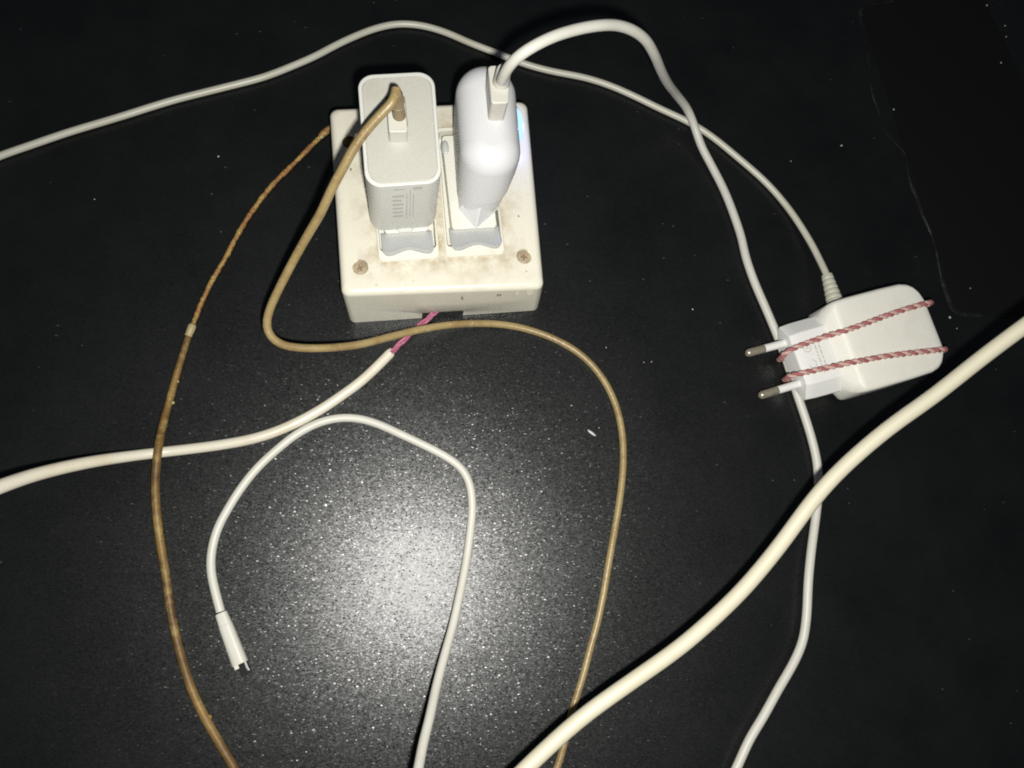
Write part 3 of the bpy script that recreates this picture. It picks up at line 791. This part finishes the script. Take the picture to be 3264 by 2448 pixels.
# ------------------------------------------------------------------ string tied lengthways round the adapter
M_TW = (mat('dull_red_yarn', (.33, .10, .11), .85, .2, noise=[(900, (.42, .18, .17), .45, .65)]), mat('pale_pink_yarn', (.55, .37, .32), .85, .2, noise=[(900, (.42, .22, .20), .5, .68)]))
tw = thing('string', 'red and pale pink twisted string looped twice lengthways round the white adapter', 'string', (pb.x, pb.y, 0), AYAW)
za, zn = 27.5, 20.9
def loop(rows):
    R0 = [al(*r) for r in rows]
    a, b = R0[0], R0[-1]
    R0 = [Vector((a.x - 6, a.y, 2.6)), Vector((a.x + .9, a.y, 5.0)), Vector((a.x + 1.1, a.y, 14)), Vector((a.x + .8, a.y, 22.5))] + R0 + [Vector((b.x + 1.4, b.y - .2, 14)), Vector((b.x + 3.2, b.y - .2, 8.5)), Vector((b.x + 5.6, b.y, 4.0)), Vector((x_body - 1, (a.y + b.y) / 2, 1.9)), Vector((x_body + 6, (a.y + b.y) / 2, 1.0)), Vector((a.x - 14, a.y, 1.0)), Vector((a.x - 6, a.y, 2.6))]
    return smooth_path(catmull(R0, 1.0), 2)
l1 = loop([(2969, 963, 25.0), (2950, 968, za), (2866, 992, za), (2735, 1040, za), (2690, 1055, za - .5), (2649, 1067, 24.5), (2615, 1078, 21.4), (2580, 1091, zn), (2540, 1106, zn), (2508, 1122, 19.6), (2494, 1134, 17.2)])
l2 = loop([(3014, 1113, 25.0), (2995, 1115, za), (2821, 1136, za), (2745, 1150, za), (2700, 1158, za - .5), (2665, 1166, 24.2), (2632, 1173, 21.4), (2597, 1181, zn), (2555, 1190, zn), (2527, 1196, 19.6), (2512, 1200, 17.2)])
for Lp_ in (l1, l2):
    # resample evenly so that the twist is even
    T, N = frames(Lp_); s = 0; S_ = [0]
    for a, b in zip(Lp_, Lp_[1:]): s += (b - a).length; S_.append(s)
    for ph, mt in ((0, M_TW[0]), (math.pi, M_TW[1])):
        Q_ = []
        for i, p in enumerate(Lp_):
            a = ph + S_[i] * 2 * math.pi / 6.4; u, v = N[i]
            Q_.append(p + (u * math.cos(a) + v * math.sin(a)) * (.62 + random.uniform(-.05, .05)))
        bm = bmesh.new(); tube(bm, Q_, lambda i, n: .86 + .07 * math.sin(i * 2.3), 8)
        finish('strand', bm, mt, tw, angle=80)

# ------------------------------------------------------------------ black sheet with scuffed edges, upper right
M_SHEET = mat('dull_black_film', (.0050, .0048, .0052), .5, .3)
M_SCUFF = mat('scuffed_edge', (.006, .006, .0065), .6, .3, noise=[(130, (.032, .031, .028), .50, .72), (900, (.004, .004, .004), .52, .62)])
corn = [at(2741, 20, 0), at(3040, 990, 0), at(3420, 1022, 0), at(3330, 420, 0), at(3146, 10, 0), at(3110, -60, 0), at(2950, -40, 0)]
sh = thing('black_sheet', 'thin dull black sheet with pale scuffed edges lying in the upper right corner', 'sheet', corn[0].lerp(corn[2], .5))
oo = Vector(sh.location) / MM
sq = [Vector((p.x - oo.x, p.y - oo.y)) for p in corn]
area = sum(sq[i].x * sq[(i + 1) % len(sq)].y - sq[(i + 1) % len(sq)].x * sq[i].y for i in range(len(sq)))
if area < 0: sq.reverse()
bm = bmesh.new(); block(bm, sq, .004, .25, 2.2, .1, 4, 2)
finish('sheet', bm, M_SHEET, sh)
bm = bmesh.new()
edge_px = [(2845, 2), (2775, 12), (2745, 30), (2744, 60), (2752, 98), (2763, 145), (2772, 220), (2783, 300), (2804, 360), (2815, 408), (2850, 450), (2886, 492), (2892, 530), (2907, 591), (2928, 637), (2945, 689), (2960, 722), (2985, 800), (3003, 884), (3025, 950), (3042, 988), (3075, 1000), (3153, 1008), (3260, 1016)]
Eg = smooth_path(catmull([at(a, b, .4) - oo for a, b in edge_px], 1.2), 1)
n = len(Eg)
T, N = frames(Eg)
wid = [max(.18, .45 + .5 * math.sin(i * .13) + .45 * math.sin(i * .041 + 2) + random.uniform(-.2, .2)) for i in range(n)]
vs = []
for i, p in enumerate(Eg):
    sdv = Vector((-T[i].y, T[i].x, 0))
    vs.append([bm.verts.new((p + sdv * wid[i]).xy.to_3d() + Vector((0, 0, .27))), bm.verts.new(p.xy.to_3d() + Vector((0, 0, .5))), bm.verts.new((p - sdv * wid[i]).xy.to_3d() + Vector((0, 0, .02)))])
for a, b in zip(vs, vs[1:]):
    bm.faces.new((a[0], a[1], b[1], b[0])); bm.faces.new((a[1], a[2], b[2], b[1]))
finish('scuffed_edge', bm, M_SCUFF, sh)

# ------------------------------------------------------------------ crumbs
M_CRUMB = mat('white_crumb', (.50, .50, .49), .5, .5)
bm = bmesh.new(); bmesh.ops.create_uvsphere(bm, u_segments=12, v_segments=8, radius=1)
bmesh.ops.scale(bm, vec=(2.5, .62, .5), verts=bm.verts)
p = at(1886, 1380, .5)
fl_ = finish('rice_grain', bm, M_CRUMB, None, loc=p * MM); fl_.rotation_euler = (0, 0, math.radians(-36))
fl_['label'] = 'small white rice-like flake lying inside the curl of the tan cable'; fl_['category'] = 'flake'
specks = [(696, 499, .6, 'faint white speck alone on the black table between the grey cord and the box'), (2849, 349, .62, 'white speck on the black sheet just inside its scuffed left edge'),
          (2682, 464, .75, 'bright white speck on the table between the grey cord and the black sheet'), (2521, 514, .4, 'tiny white speck just above the curving grey adapter cord'),
          (3146, 17, .7, 'white speck nearest the top edge, at the tip of the black sheet'), (3204, 82, .55, 'dim speck on the right slope of the black sheet, below the topmost speck'),
          (3207, 117, .55, 'white speck close under the dim speck at the right of the black sheet'), (3191, 200, .65, 'lowest of the white specks at the right of the black sheet'),
          (3028, 1012, .85, 'brightest white speck, at the lower corner of the black sheet beside the adapter'), (2208, 986, .55, 'lone white speck on the table left of the white cable above the adapter pins'),
          (3050, 1047, .4, 'faint speck below the corner of the black sheet next to the thick cable'), (2077, 1153, .4, 'right one of a close pair of specks outside the tan cable bend'),
          (2052, 1155, .35, 'left one of a close pair of specks outside the tan cable bend'), (1932, 1108, .4, 'white speck just above the shoulder of the tan cable right of the box'),
          (301, 635, .4, 'tiny faint speck far left below the grey cord'), (3093, 919, .4, 'reddish faint speck on the black sheet above the thick cable')]
proto = None
for (px, py, s, lab) in specks:
    if proto is None:
        bm = bmesh.new(); bmesh.ops.create_icosphere(bm, subdivisions=1, radius=1)
        for v in bm.verts: v.co *= random.uniform(.7, 1.2)
        proto = finish('dust_speck', bm, M_CRUMB, None, smooth=False)
        o_ = proto
    else:
        o_ = proto.copy(); COL.objects.link(o_)
    q = at(px, py, .35); o_.location = q * MM
    o_.scale = (s * 1.0, s * .62, s * .5); o_.rotation_euler = (0, 0, random.uniform(0, 3))
    o_['label'] = lab; o_['category'] = 'speck'; o_['group'] = 'white dust specks on the table'
